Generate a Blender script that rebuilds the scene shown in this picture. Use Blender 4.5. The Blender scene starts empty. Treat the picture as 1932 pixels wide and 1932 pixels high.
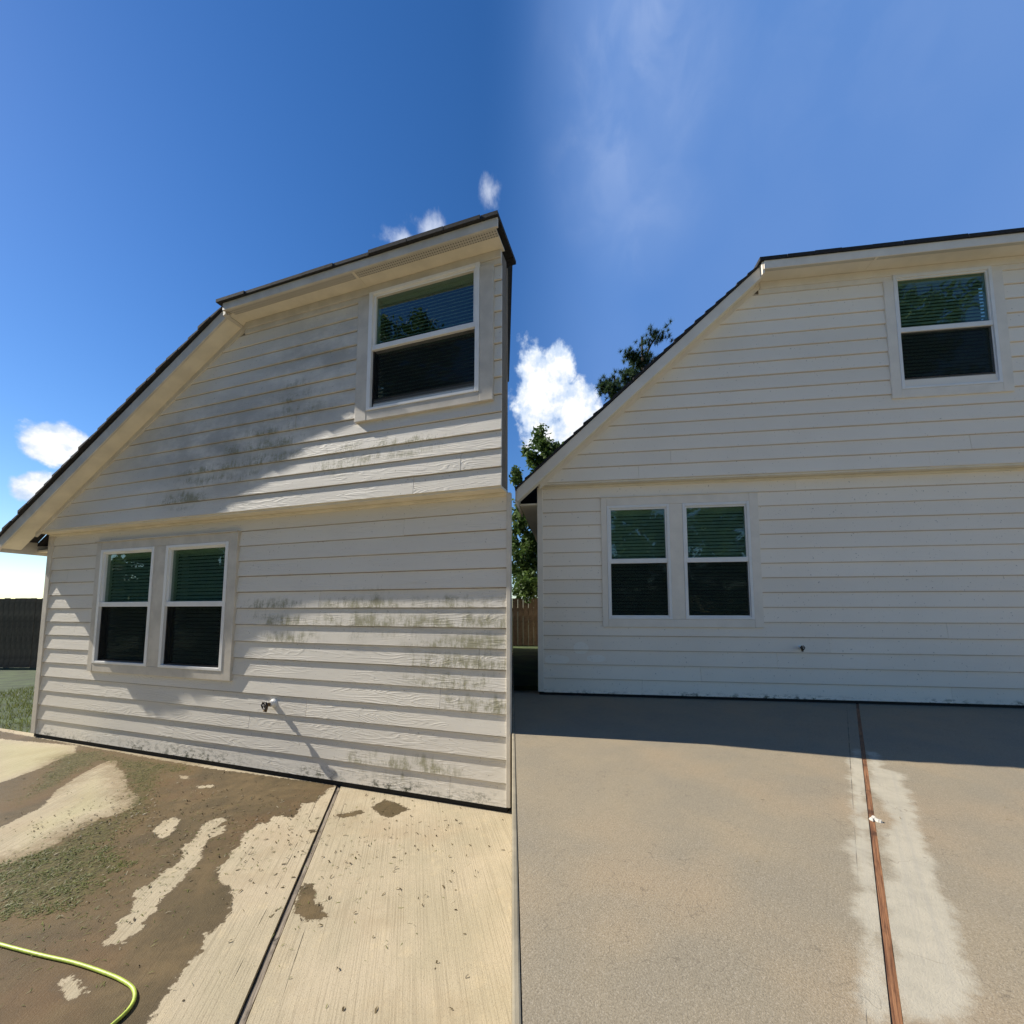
import bpy, bmesh, math, random
import numpy as np
from mathutils import Vector, Matrix, noise
random.seed(7)
R_=math.radians
scene=bpy.context.scene
col=scene.collection
# ---------------------------------------------------------------- camera
CZ=1.503
cam_d=bpy.data.cameras.new('camera'); cam=bpy.data.objects.new('camera',cam_d); col.objects.link(cam)
cam.location=(0,0,CZ); cam.rotation_euler=(math.pi/2+0.0829,0,0)
cam_d.sensor_width=36; cam_d.sensor_fit='HORIZONTAL'; cam_d.lens=36*767/1932
cam_d.shift_y=(1086.83-966)/1932
cam_d.clip_start=.05; cam_d.clip_end=3000
scene.camera=cam
# ---------------------------------------------------------------- sun and sky
SUN_AZ=R_(10.2)        # light travels to the right and this much towards the camera
SUN_EL=R_(38)
sun_dir=Vector((-math.cos(SUN_AZ)*math.cos(SUN_EL), math.sin(SUN_AZ)*math.cos(SUN_EL), math.sin(SUN_EL)))
sd=bpy.data.lights.new('sun','SUN'); sd.energy=5.0; sd.angle=R_(0.55); sd.color=(1,.94,.84)
so=bpy.data.objects.new('sun',sd); col.objects.link(so)
so.rotation_euler=sun_dir.to_track_quat('Z','Y').to_euler()
world=bpy.data.worlds.new('World'); scene.world=world; world.use_nodes=True
wn=world.node_tree.nodes; wl=world.node_tree.links; wn.clear()
def N(nodes,t,**k):
    n=nodes.new(t)
    for a,b in k.items(): setattr(n,a,b)
    return n
def build_world():
    out=N(wn,'ShaderNodeOutputWorld'); bg=N(wn,'ShaderNodeBackground'); bg.inputs[1].default_value=.1
    sky=N(wn,'ShaderNodeTexSky',sky_type='NISHITA'); sky.sun_disc=False
    sky.sun_elevation=SUN_EL; sky.sun_rotation=math.atan2(sun_dir.x,sun_dir.y)
    sky.altitude=0; sky.air_density=1.0; sky.dust_density=SKY['dust']; sky.ozone_density=SKY['ozone']
    hs=N(wn,'ShaderNodeHueSaturation'); hs.inputs['Saturation'].default_value=SKY['sat']; hs.inputs['Value'].default_value=SKY['val']; hs.inputs['Hue'].default_value=SKY['hue']
    wl.new(sky.outputs[0],hs.inputs['Color'])
    tc=N(wn,'ShaderNodeTexCoord'); skyc=hs.outputs[0]; sp=N(wn,'ShaderNodeSeparateXYZ'); wl.new(tc.outputs['Generated'],sp.inputs[0])
    def M(op,a,b=None,c=None):
        m=N(wn,'ShaderNodeMath',operation=op)
        for i,v in enumerate((a,b,c)):
            if v is None: continue
            if isinstance(v,(int,float)): m.inputs[i].default_value=v
            else: wl.new(v,m.inputs[i])
        return m.outputs[0]
    az=M('ARCTAN2',sp.outputs[0],sp.outputs[1]); el=M('ARCSINE',sp.outputs[2])
    co=N(wn,'ShaderNodeCombineXYZ'); wl.new(az,co.inputs[0]); wl.new(el,co.inputs[1])
    def noi(scale,detail,rough,off=0,sx=1,dist=0):
        mp=N(wn,'ShaderNodeMapping'); mp.inputs['Scale'].default_value=(sx,1,1); mp.inputs['Location'].default_value=(off,off*.7,off)
        wl.new(co.outputs[0],mp.inputs[0])
        n=N(wn,'ShaderNodeTexNoise'); n.inputs['Scale'].default_value=scale; n.inputs['Detail'].default_value=detail; n.inputs['Roughness'].default_value=rough; n.inputs['Distortion'].default_value=dist
        wl.new(mp.outputs[0],n.inputs['Vector']); return n.outputs[0]
    puff=noi(13,6,.58,3.1); fine=noi(30,5,.6,1.7); wisp=noi(3.2,5,.52,9,.8,.3); wisp2=noi(11,4,.55,4,.8,.5)
    def blob(a,e,ra,re):
        x=M('DIVIDE',M('SUBTRACT',az,a),ra); y=M('DIVIDE',M('SUBTRACT',el,e),re)
        return M('SUBTRACT',1.0,M('SQRT',M('ADD',M('MULTIPLY',x,x),M('MULTIPLY',y,y))))
    def smooth(v,lo,hi):
        m=N(wn,'ShaderNodeMapRange',interpolation_type='SMOOTHSTEP'); wl.new(v,m.inputs[0]); m.inputs[1].default_value=lo; m.inputs[2].default_value=hi; return m.outputs[0]
    cum=None
    for (a,e,ra,re) in CUMULUS:
        b=blob(a,e,ra,re); cum=b if cum is None else M('MAXIMUM',cum,b)
    cum=M('ADD',cum,M('MULTIPLY',M('SUBTRACT',puff,.5),1.5)); cum=M('ADD',cum,M('MULTIPLY',M('SUBTRACT',fine,.5),.5))
    d=smooth(cum,.0,.30)
    shade=smooth(M('ADD',M('ADD',cum,M('MULTIPLY',M('SUBTRACT',fine,.5),1.6)),M('MULTIPLY',M('SUBTRACT',puff,.5),1.2)),.05,.85)
    w=None
    for (a,e,ra,re,s) in WISPS:
        b=M('MULTIPLY',smooth(blob(a,e,ra,re),0,1),s); w=b if w is None else M('MAXIMUM',w,b)
    w=M('MULTIPLY',w,M('ADD',M('MULTIPLY',smooth(wisp,.30,.72),.85),M('MULTIPLY',smooth(wisp2,.4,.7),.5)))
    veil=M('MULTIPLY',smooth(az,-.06,.30),M('MULTIPLY_ADD',smooth(noi(1.6,4,.5,5),.3,.7),.03,.0)); w=M('ADD',veil,M('MULTIPLY',w,M('ADD',.60,M('MULTIPLY',smooth(az,-.05,.06),-.40))))
    sm=None
    for (a,e,ra,re) in SMALL:
        b=blob(a,e,ra,re); sm=b if sm is None else M('MAXIMUM',sm,b)
    sm=smooth(M('ADD',sm,M('ADD',M('MULTIPLY',M('SUBTRACT',puff,.5),1.6),M('MULTIPLY',M('SUBTRACT',fine,.5),1.3))),-.05,1.0)
    w=M('MAXIMUM',w,M('MULTIPLY',sm,.42))
    mix=N(wn,'ShaderNodeMix',data_type='RGBA'); wl.new(w,mix.inputs['Factor']); thin=N(wn,'ShaderNodeMix',data_type='RGBA'); wl.new(M('MULTIPLY',smooth(az,-.10,.30),smooth(az,1.8,1.0)),thin.inputs['Factor']); wl.new(hs.outputs[0],thin.inputs[6]); hz_=N(wn,'ShaderNodeMix',data_type='RGBA'); hz_.inputs['Factor'].default_value=.72; wl.new(hs.outputs[0],hz_.inputs[6]); hz_.inputs[7].default_value=(.88,2.05,4.9,1); wl.new(hz_.outputs[2],thin.inputs[7]); wl.new(thin.outputs[2],mix.inputs[6]); mix.inputs[7].default_value=(8.3,8.6,9.0,1)
    cr=N(wn,'ShaderNodeMix',data_type='RGBA'); wl.new(shade,cr.inputs['Factor']); cr.inputs[6].default_value=(4.0,4.9,6.3,1); cr.inputs[7].default_value=(7.2,7.2,7.2,1)
    m2=N(wn,'ShaderNodeMix',data_type='RGBA'); wl.new(d,m2.inputs['Factor']); wl.new(mix.outputs[2],m2.inputs[6]); wl.new(cr.outputs[2],m2.inputs[7])
    wl.new(m2.outputs[2],bg.inputs[0]); wl.new(bg.outputs[0],out.inputs[0])
SKY=dict(dust=.1,ozone=2.6,sat=1.30,val=.91,hue=.508)
EXPOSURE=0.62
WE_L,WR_L=.325,.285
SID_L=(.73,.68,.585); SID_R=(.90,.81,.67)
CON_DRY=(.47,.395,.275); CON_WET=(.098,.073,.038); CON_R=(.255,.220,.160)
CUMULUS=[(-.862,.272,.045,.036),(-.83,.268,.030,.024),(-.875,.19,.03,.03),
 (.075,.50,.085,.115),(.115,.555,.05,.06),(.165,.455,.062,.075),(.10,.41,.07,.05)]
SMALL=[(-.265,.752,.075,.020),(-.215,.775,.055,.034),(-.06,.84,.035,.03)]
WISPS=[ (.34,.98,.34,.22,.62),(.26,.88,.22,.18,.50),(.34,.78,.20,.14,.32),(.8,.9,.5,.25,.18)]
build_world()
scene.render.engine='CYCLES'
scene.view_settings.view_transform='Standard'; scene.view_settings.look='None'; scene.view_settings.exposure=EXPOSURE; scene.view_settings.gamma=1; scene.view_settings.use_curve_mapping=False
scene.cycles.max_bounces=8; scene.cycles.transparent_max_bounces=12

# ---------------------------------------------------------------- tagging and mesh helpers
def tag(o,label=None,cat=None,group=None,kind=None):
    if label: o['label']=label
    if cat: o['category']=cat
    if group: o['group']=group
    if kind: o['kind']=kind
    return o
def empty(name,loc=(0,0,0),rz=0,parent=None):
    o=bpy.data.objects.new(name,None); col.objects.link(o); o.location=loc; o.rotation_euler=(0,0,rz); o.parent=parent; return o
def mesh(name,vs,fs,mat,parent=None,smooth=False,bevel=0):
    me=bpy.data.meshes.new(name); me.from_pydata([tuple(v) for v in vs],[],fs); me.materials.append(mat); me.update()
    bm=bmesh.new(); bm.from_mesh(me); bmesh.ops.recalc_face_normals(bm,faces=bm.faces); bm.to_mesh(me); bm.free()
    if smooth: me.polygons.foreach_set('use_smooth',[True]*len(me.polygons))
    o=bpy.data.objects.new(name,me); col.objects.link(o); o.parent=parent
    if bevel:
        b=o.modifiers.new('bevel','BEVEL'); b.width=bevel; b.segments=2; b.limit_method='ANGLE'; b.angle_limit=R_(40)
    return o
class MB:
    def __init__(s): s.v=[]; s.f=[]
    def add(s,vs,fs):
        n=len(s.v); s.v+=[tuple(v) for v in vs]; s.f+=[tuple(i+n for i in f) for f in fs]; return s
    def prism(s,a,b):
        k=len(a); return s.add(list(a)+list(b),[tuple(range(k))[::-1],tuple(range(k,2*k))]+[(i,(i+1)%k,k+(i+1)%k,k+i) for i in range(k)])
    def build(s,name,mat,parent=None,**k): return mesh(name,s.v,s.f,mat,parent,**k)
def tube(pts,rad,seg=10):
    vs=[];fs=[];n=len(pts)
    for i,p in enumerate(pts):
        p=Vector(p); t=(Vector(pts[min(i+1,n-1)])-Vector(pts[max(i-1,0)])).normalized()
        a=t.orthogonal().normalized() if i==0 else (a-t*a.dot(t)).normalized(); b=t.cross(a)
        r=rad[i] if isinstance(rad,(list,tuple)) else rad
        for k in range(seg):
            q=2*math.pi*k/seg; vs.append(p+a*math.cos(q)*r+b*math.sin(q)*r)
    for i in range(n-1):
        for k in range(seg): fs.append((i*seg+k,i*seg+(k+1)%seg,(i+1)*seg+(k+1)%seg,(i+1)*seg+k))
    fs.append(tuple(range(seg))[::-1]); fs.append(tuple(range((n-1)*seg,n*seg)))
    return vs,fs

# ---------------------------------------------------------------- materials
class Mat:
    def __init__(s,name):
        s.m=bpy.data.materials.new(name); s.m.use_nodes=True; s.n=s.m.node_tree.nodes; s.l=s.m.node_tree.links; s.n.clear()
        s.out=s.new('ShaderNodeOutputMaterial'); s.b=s.new('ShaderNodeBsdfPrincipled'); s.l.new(s.b.outputs[0],s.out.inputs[0])
        s._tc=None
    def new(s,t,**k):
        n=s.n.new(t)
        for a,b in k.items(): setattr(n,a,b)
        return n
    def set(s,sock,v):
        if isinstance(v,bpy.types.NodeSocket): s.l.new(v,sock)
        elif v is not None:
            if sock.type=='RGBA' and len(v)==3: v=(*v,1)
            sock.default_value=v
    def math(s,op,a,b=None,c=None,clamp=False):
        m=s.new('ShaderNodeMath',operation=op,use_clamp=clamp)
        for i,v in enumerate((a,b,c)): s.set(m.inputs[i],v)
        return m.outputs[0]
    def obj(s):
        if not s._tc: s._tc=s.new('ShaderNodeTexCoord').outputs['Object']
        return s._tc
    def mapv(s,vec,scale=(1,1,1),loc=(0,0,0),rot=(0,0,0)):
        m=s.new('ShaderNodeMapping'); s.set(m.inputs[0],vec); m.inputs['Scale'].default_value=scale; s.set(m.inputs['Location'],loc); m.inputs['Rotation'].default_value=rot; return m.outputs[0]
    def noise(s,vec,scale=5,detail=4,rough=.55,dist=0):
        n=s.new('ShaderNodeTexNoise'); s.set(n.inputs['Vector'],vec); n.inputs['Scale'].default_value=scale; n.inputs['Detail'].default_value=detail; n.inputs['Roughness'].default_value=rough; n.inputs['Distortion'].default_value=dist; return n.outputs[0]
    def rng(s,v,a,b,c=0,d=1,smooth=True):
        m=s.new('ShaderNodeMapRange',interpolation_type='SMOOTHSTEP' if smooth else 'LINEAR'); s.set(m.inputs[0],v)
        for i,x in zip((1,2,3,4),(a,b,c,d)): m.inputs[i].default_value=x
        return m.outputs[0]
    def mix(s,f,a,b,t='MIX'):
        m=s.new('ShaderNodeMix',data_type='RGBA',blend_type=t); s.set(m.inputs['Factor'],f); s.set(m.inputs[6],a); s.set(m.inputs[7],b); return m.outputs[2]
    def bump(s,h,strength=.5,dist=.01,prev=None):
        b=s.new('ShaderNodeBump'); b.inputs['Strength'].default_value=strength; b.inputs['Distance'].default_value=dist; s.set(b.inputs['Height'],h)
        if prev: s.l.new(prev,b.inputs['Normal'])
        return b.outputs[0]
    def attr(s,name):
        return s.new('ShaderNodeAttribute',attribute_name=name).outputs['Fac']
    def blobs(s,lst):
        tot=None; v=s.obj()
        for cx,cz,rx,rz,st in lst:
            q=s.new('ShaderNodeVectorMath',operation='MULTIPLY_ADD'); s.l.new(v,q.inputs[0]); q.inputs[1].default_value=(1/rx,0,1/rz); q.inputs[2].default_value=(-cx/rx,0,-cz/rz)
            le=s.new('ShaderNodeVectorMath',operation='LENGTH'); s.l.new(q.outputs[0],le.inputs[0])
            r=s.rng(le.outputs['Value'],1.0,0.0,0,st); tot=r if tot is None else s.math('MAXIMUM',tot,r)
        return tot
    def fin(s,color=None,rough=.6,normal=None,spec=None,metal=0):
        s.set(s.b.inputs['Base Color'],color); s.set(s.b.inputs['Roughness'],rough)
        if normal: s.l.new(normal,s.b.inputs['Normal'])
        if spec is not None: s.set(s.b.inputs['Specular IOR Level'],spec)
        s.b.inputs['Metallic'].default_value=metal
        return s.m
def plain(name,c,rough=.6,var=.12,scale=8,bump=.0,metal=0,spec=None):
    m=Mat(name); v=m.obj(); n=m.noise(v,scale,5,.6); c2=tuple(x*(1-var*2) for x in c)
    colr=m.mix(m.rng(n,.3,.7),c2,c); nb=m.bump(m.noise(v,scale*12,3),bump,.002) if bump else None
    return m.fin(colr,rough,nb,spec,metal)

def siding_mat(name,base,grain,mild,dark,base_z,clean=[]):
    m=Mat(name); v=m.obj(); rnd=m.new('ShaderNodeObjectInfo').outputs['Random']
    off=m.new('ShaderNodeCombineXYZ'); m.l.new(m.math('MULTIPLY',rnd,37.0),off.inputs[0]); m.l.new(m.math('MULTIPLY',rnd,11.3),off.inputs[1]); m.l.new(m.math('MULTIPLY',rnd,5.7),off.inputs[2])
    # embossed cedar grain: contour lines of a stretched noise
    g=m.noise(m.mapv(v,(1.3,1,10),off.outputs[0]),1.0,2,.45,.3)
    rings=m.math('SINE',m.math('MULTIPLY',g,95.0))
    fine=m.noise(m.mapv(v,(6,1,160),off.outputs[0]),1.0,3,.6)
    speck=m.noise(v,420,2,.6)
    vis=m.rng(m.noise(m.mapv(v,(1.5,1,7),off.outputs[0]),1,2),.38,.6)
    h=m.math('ADD',m.math('MULTIPLY',m.math('MULTIPLY',m.rng(rings,-.2,1.0),vis),.8),m.math('ADD',m.math('MULTIPLY',fine,.8),m.math('MULTIPLY',speck,.25)))
    nb=m.bump(h,grain,.0014)
    wav=m.bump(m.noise(m.mapv(v,(1.3,1,3),off.outputs[0]),1,2),.35,.010,nb)
    tone=m.math('ADD',m.math('MULTIPLY',m.math('SUBTRACT',rnd,.5),.09),m.math('MULTIPLY',m.math('SUBTRACT',m.noise(v,1.3,4),.5),.16))
    colr=m.mix(1.0,base,m.math('ADD',1.0,tone),'MULTIPLY')
    # chalky haze of general grime
    if dark:
        dk=m.math('MULTIPLY',m.blobs(dark),m.rng(m.noise(m.mapv(v,(1.2,1,2.2)),1.6,5,.65),.32,.62))
        colr=m.mix(m.math('MULTIPLY',dk,.55),colr,(.16,.158,.14))
    # mildew in drips and patches, board by board
    if mild:
        drip=m.noise(m.mapv(v,(26,1,5.5),off.outputs[0]),1,5,.7); patch=m.noise(m.mapv(v,(3.5,1,6)),1.3,5,.65); cell=m.noise(m.mapv(v,(70,1,55)),1,3,.65)
        k=m.math('MULTIPLY_ADD',drip,.60,m.math('MULTIPLY',patch,.75)); k=m.math('ADD',k,m.math('MULTIPLY',cell,.30)); bl=m.blobs(mild)
        ph=m.math('ADD',m.attr('phase'),m.math('MULTIPLY',m.math('SUBTRACT',m.noise(m.mapv(v,(18,1,1),off.outputs[0]),1,3),.5),1.1)); mk=m.math('MULTIPLY',m.math('MULTIPLY',m.rng(m.math('MULTIPLY_ADD',bl,.15,k),.80,1.04,0,.74),m.rng(bl,0,.35)),m.rng(ph,.80,.30,.12,1)); colr=m.mix(mk,colr,m.mix(m.noise(v,3,2),(.15,.14,.055),(.24,.225,.10)))
    if clean:
        ck=m.math('MULTIPLY',m.blobs(clean),.9); ck=m.rng(m.math('ADD',ck,m.math('MULTIPLY',m.noise(v,9,4),.5)),.55,.62,0,.55)
        colr=m.mix(ck,colr,(.93,.90,.80))
    lap=m.rng(m.math('ADD',m.attr('phase'),m.math('MULTIPLY',m.math('SUBTRACT',m.noise(m.mapv(v,(3,1,3)),2,3),.5),.04)),.925,.98,0,.85 if dark else .6); colr=m.mix(lap,colr,(.20,.165,.12) if dark else (.30,.22,.14))  # dirt line and darker shading under each lap, put into the colour
    sep=m.new('ShaderNodeSeparateXYZ'); m.l.new(v,sep.inputs[0])
    low=m.rng(sep.outputs[2],base_z*1.0,0.0); sp=m.rng(m.noise(m.mapv(v,(14,1,26)),1,6,.75),.46,.62)
    zone=m.rng(m.noise(m.mapv(v,(.9,1,1)),1,2),.42,.58)
    colr=m.mix(m.math('MULTIPLY',m.math('MULTIPLY',low,sp),m.math('MULTIPLY_ADD',zone,.8,.2)),colr,(.07,.075,.045))
    sp2=m.rng(m.noise(v,55,2,.5),.70,.74,0,.5); colr=m.mix(sp2,colr,(.14,.12,.09))
    return m.fin(colr,.62,wav,.35)

def concrete_mat(name,ang,dry,wet,mode):
    m=Mat(name); v=m.obj(); r=m.mapv(v,(1,1,1),(0,0,0),(0,0,ang))
    broom=m.noise(m.mapv(r,(150,1.6,1)),1,4,.65); broom2=m.noise(m.mapv(r,(45,.8,1)),1,3,.6); grit=m.noise(v,210,3,.75); blot=m.noise(v,2.2,5,.6); blot2=m.noise(v,9,5,.65)
    sd=m.attr('wet'); edge=m.math('ADD',sd,m.math('MULTIPLY',m.math('SUBTRACT',m.noise(v,26,8,.78),.5),.13))
    if mode=='L':
        w=m.rng(edge,-.003,.004); al=m.attr('algae'); 
        base=m.mix(m.rng(blot,.3,.7),dry,(dry[0]*.84,dry[1]*.86,dry[2]*.84))
        base=m.mix(m.rng(blot2,.52,.75,0,.6),base,(dry[0]*1.1,dry[1]*1.08,dry[2]*1.0))
        base=m.mix(m.math('MULTIPLY',m.rng(broom,.48,.62),.36),base,(.20,.165,.11))
        base=m.mix(m.math('MULTIPLY',m.rng(grit,.54,.66),.55),base,(.20,.16,.11))
        pk=m.rng(m.noise(v,1.5,6,.7),.48,.68,0,.45); base=m.mix(pk,base,(dry[0]*.72,dry[1]*.66,dry[2]*.60))
        wc=m.mix(m.rng(blot,.32,.66),wet,(wet[0]*1.5,wet[1]*1.42,wet[2]*1.35)); wc=m.mix(m.rng(blot2,.35,.7,0,.5),wc,(wet[0]*.58,wet[1]*.60,wet[2]*.62))
        wc=m.mix(m.math('MULTIPLY',m.rng(grit,.56,.72),.35),wc,(.30,.24,.15)); wc=m.mix(m.math('MULTIPLY',m.rng(broom,.55,.7),.25),wc,(.06,.045,.03))
        rd=m.rng(m.noise(m.mapv(v,loc=(3,1,0)),1.3,5,.6),.50,.68,0,.45); wc=m.mix(rd,wc,(.155,.088,.042))
        rim=m.math('MULTIPLY',m.rng(edge,.035,.0),w); wc=m.mix(m.math('MULTIPLY',rim,.45),wc,(.09,.068,.042))
        colr=m.mix(w,base,wc)
        # rust-brown tint between the green and the wet patch, then the algae film itself
        am=m.math('ADD',al,m.math('MULTIPLY',m.math('SUBTRACT',m.noise(v,10,9,.78),.5),.62)); rust=m.rng(am,-.24,.04,0,.55); colr=m.mix(rust,colr,(.135,.085,.032))
        ag=m.rng(am,-.04,.09,0,.8); gc=m.mix(m.rng(m.noise(v,60,4,.7),.35,.65),(.036,.034,.010),(.12,.105,.035)); colr=m.mix(ag,colr,gc)
        yel=m.rng(m.attr('tint'),-.05,.2,0,.28); colr=m.mix(m.math('MULTIPLY',yel,m.math('SUBTRACT',1.0,w)),colr,(.42,.42,.20))
        rough=m.math('MULTIPLY_ADD',w,-.22,.85)
    else:
        w=m.rng(m.math('ADD',sd,m.math('MULTIPLY',m.math('SUBTRACT',m.noise(v,8,7,.68),.5),.16)),-.022,.026)
        base=m.mix(m.rng(blot,.3,.7),wet,(wet[0]*1.18,wet[1]*1.13,wet[2]*1.05)); base=m.mix(m.rng(m.noise(v,1.1,3),.45,.75,0,.6),base,(wet[0]*1.30,wet[1]*1.12,wet[2]*.98))
        base=m.mix(m.math('MULTIPLY',m.rng(broom,.5,.7),.12),base,(.13,.105,.07)); base=m.mix(m.math('MULTIPLY',m.rng(grit,.52,.66),.5),base,(.14,.115,.08)); base=m.mix(m.math('MULTIPLY',m.rng(grit,.46,.34),.4),base,(.48,.42,.33))
        top=m.mix(m.rng(blot2,.35,.7),dry,(dry[0]*.84,dry[1]*.85,dry[2]*.86)); top=m.mix(m.math('MULTIPLY',m.rng(broom2,.5,.7),.2),top,(.3,.29,.26)); top=m.mix(m.math('MULTIPLY',m.rng(grit,.6,.72),.3),top,(.2,.19,.17))
        colr=m.mix(m.math('MULTIPLY',w,.92),base,top); sh=m.rng(m.noise(v,700,1,.5),.74,.78); colr=m.mix(m.math('MULTIPLY',sh,m.math('SUBTRACT',1.0,w)),colr,(.85,.8,.66))  # sparkle of the damp concrete painted in as pale specks
        # fine wandering cracks
        cv=m.noise(m.mapv(v,(1,1,1),(0,0,0),(0,0,.5)),1.1,5,.6); ck=m.rng(m.math('ABSOLUTE',m.math('SUBTRACT',cv,.515)),.0016,.0004,0,.35); colr=m.mix(ck,colr,(.12,.10,.075))
        rough=.72
    # tooled lines that run beside the joint
    tl=m.attr('tool'); tln=m.math('ABSOLUTE',m.math('ADD',tl,m.math('MULTIPLY',m.math('SUBTRACT',m.noise(m.mapv(v,(4,4,1)),3,3),.5),.006))); tk=m.rng(tln,.0042,.0012,0,.7)
    tk=m.math('MULTIPLY',tk,m.rng(m.noise(v,5,3),.36,.55,.25,1)); colr=m.mix(tk,colr,(.07,.055,.035))
    h=m.math('ADD',m.math('MULTIPLY',broom,.65 if mode=='L' else .3),m.math('ADD',m.math('MULTIPLY',grit,.8 if mode=='L' else 1.3),m.math('MULTIPLY',tk,-1.5)))
    return m.fin(colr,rough,m.bump(h,.7,.0034 if mode=='L' else .0018),.12)

M={}
M['siding_dirty']=None
M['trim_dirty']=plain('trim_dirty',(.66,.60,.50),.6,.10,5,.15)
M['trim_clean']=plain('trim_clean',(.86,.78,.655),.6,.05,5,.1)
M['soffit_dirty']=plain('soffit_dirty',(.80,.72,.56),.6,.08,4)
M['soffit_clean']=plain('soffit_clean',(.84,.77,.62),.6,.05,4)
M['white_vinyl']=plain('white_vinyl',(.86,.84,.79),.38,.04,6)
M['shingle']=plain('shingle',(.030,.029,.030),.9,.3,40,.6)
M['near_black']=plain('near_black',(.008,.008,.008),.8,.2)
M['inside']=plain('inside',(.10,.10,.09),.9)
M['slat']=plain('slat',(.88,.88,.85),.5,.05)
M['dark_metal']=plain('dark_metal',(.035,.028,.025),.5,.2,30,.3,.3)
M['brass']=plain('brass',(.20,.13,.06),.4,.2,30,.2,.8)
M['sheathing']=plain('sheathing',(.20,.17,.13),.9)
M['wood_fence']=plain('wood_fence',(.20,.14,.09),.85,.25,6,.4)
M['bark']=plain('bark',(.09,.065,.045),.95,.3,6,.8)
M['lawn']=plain('lawn',(.055,.085,.022),.95,.3,3,.8)
M['retaining']=plain('retaining',(.30,.26,.18),.85,.15,6,.4)
M['hose']=plain('hose',(.50,.62,.09),.45,.16,30,.15)
M['chip']=plain('chip',(.6,.57,.5),.8)
def vent_mat(name,base):
    m=Mat(name); v=m.obj(); vo=m.new('ShaderNodeTexVoronoi'); vo.inputs['Randomness'].default_value=0; vo.inputs['Scale'].default_value=1; m.l.new(m.mapv(v,(46,46,1)),vo.inputs['Vector'])
    return m.fin(m.mix(m.rng(vo.outputs['Distance'],.46,.34),base,(.14,.125,.10)),.7)
M['vent_dirty']=vent_mat('vent_dirty',(.52,.48,.40)); M['vent_clean']=vent_mat('vent_clean',(.58,.55,.46))
def wood_mat(name,a,b,ang=0):
    m=Mat(name); v=m.obj(); n=m.noise(m.mapv(m.mapv(v,rot=(0,0,ang)),(220,5,60)),1,5,.75,.3); n2=m.noise(v,9,4)
    c=m.mix(m.rng(n,.35,.65),a,b); c=m.mix(m.rng(n2,.55,.7,0,.7),c,tuple(x*.35 for x in a)); return m.fin(c,.8,m.bump(n,.6,.004))
M['grey_wood']=wood_mat('grey_wood',(.11,.085,.06),(.30,.25,.19),-math.atan2(1.01,1.637)); M['red_wood']=wood_mat('red_wood',(.11,.042,.016),(.32,.15,.065),math.atan2(1.89,3.1))
def glass_mat():
    m=Mat('window_glass'); m.n.remove(m.b); tr=m.new('ShaderNodeBsdfTransparent'); m.set(tr.inputs[0],(.56,.655,.59)); gl=m.new('ShaderNodeBsdfGlossy'); gl.inputs['Roughness'].default_value=.012; m.set(gl.inputs[0],(.9,1,.95))
    fr=m.new('ShaderNodeFresnel'); fr.inputs[0].default_value=1.75; v=m.obj(); nb=m.bump(m.noise(v,2.2,2),.25,.012); m.l.new(nb,gl.inputs['Normal'])
    mx=m.new('ShaderNodeMixShader'); bf=m.new('ShaderNodeNewGeometry').outputs['Backfacing']; m.l.new(m.math('MULTIPLY',m.math('MULTIPLY',fr.outputs[0],1.15,clamp=True),m.math('SUBTRACT',1.0,bf)),mx.inputs[0]); m.l.new(tr.outputs[0],mx.inputs[1]); m.l.new(gl.outputs[0],mx.inputs[2]); m.l.new(mx.outputs[0],m.out.inputs[0]); return m.m
M['glass']=glass_mat()
def screen_mat():
    m=Mat('screen_mesh'); m.n.remove(m.b); tr=m.new('ShaderNodeBsdfTransparent'); df=m.new('ShaderNodeBsdfDiffuse'); m.set(df.inputs[0],(.02,.023,.022)); mx=m.new('ShaderNodeMixShader'); mx.inputs[0].default_value=.40
    m.l.new(tr.outputs[0],mx.inputs[1]); m.l.new(df.outputs[0],mx.inputs[2]); m.l.new(mx.outputs[0],m.out.inputs[0]); return m.m
M['screen']=screen_mat()
def leaf_mat(name,a,b):
    m=Mat(name); rnd=m.new('ShaderNodeNewGeometry').outputs['Random Per Island']; c=m.mix(rnd,a,b); m.fin(c,.55,None,.3)
    tl=m.new('ShaderNodeBsdfTranslucent'); m.l.new(c,tl.inputs[0]); mx=m.new('ShaderNodeMixShader'); mx.inputs[0].default_value=.3; m.l.new(m.b.outputs[0],mx.inputs[1]); m.l.new(tl.outputs[0],mx.inputs[2]); m.l.new(mx.outputs[0],m.out.inputs[0]); return m.m
M['leaf']=leaf_mat('leaf',(.05,.10,.022),(.12,.18,.045)); M['needle']=leaf_mat('needle',(.022,.045,.016),(.06,.095,.03))
M['clipping']=leaf_mat('clipping',(.06,.085,.012),(.20,.22,.05)); M['dry_bit']=leaf_mat('dry_bit',(.06,.04,.02),(.24,.19,.10)); M['straw']=leaf_mat('straw',(.35,.32,.18),(.6,.56,.42))

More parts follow.
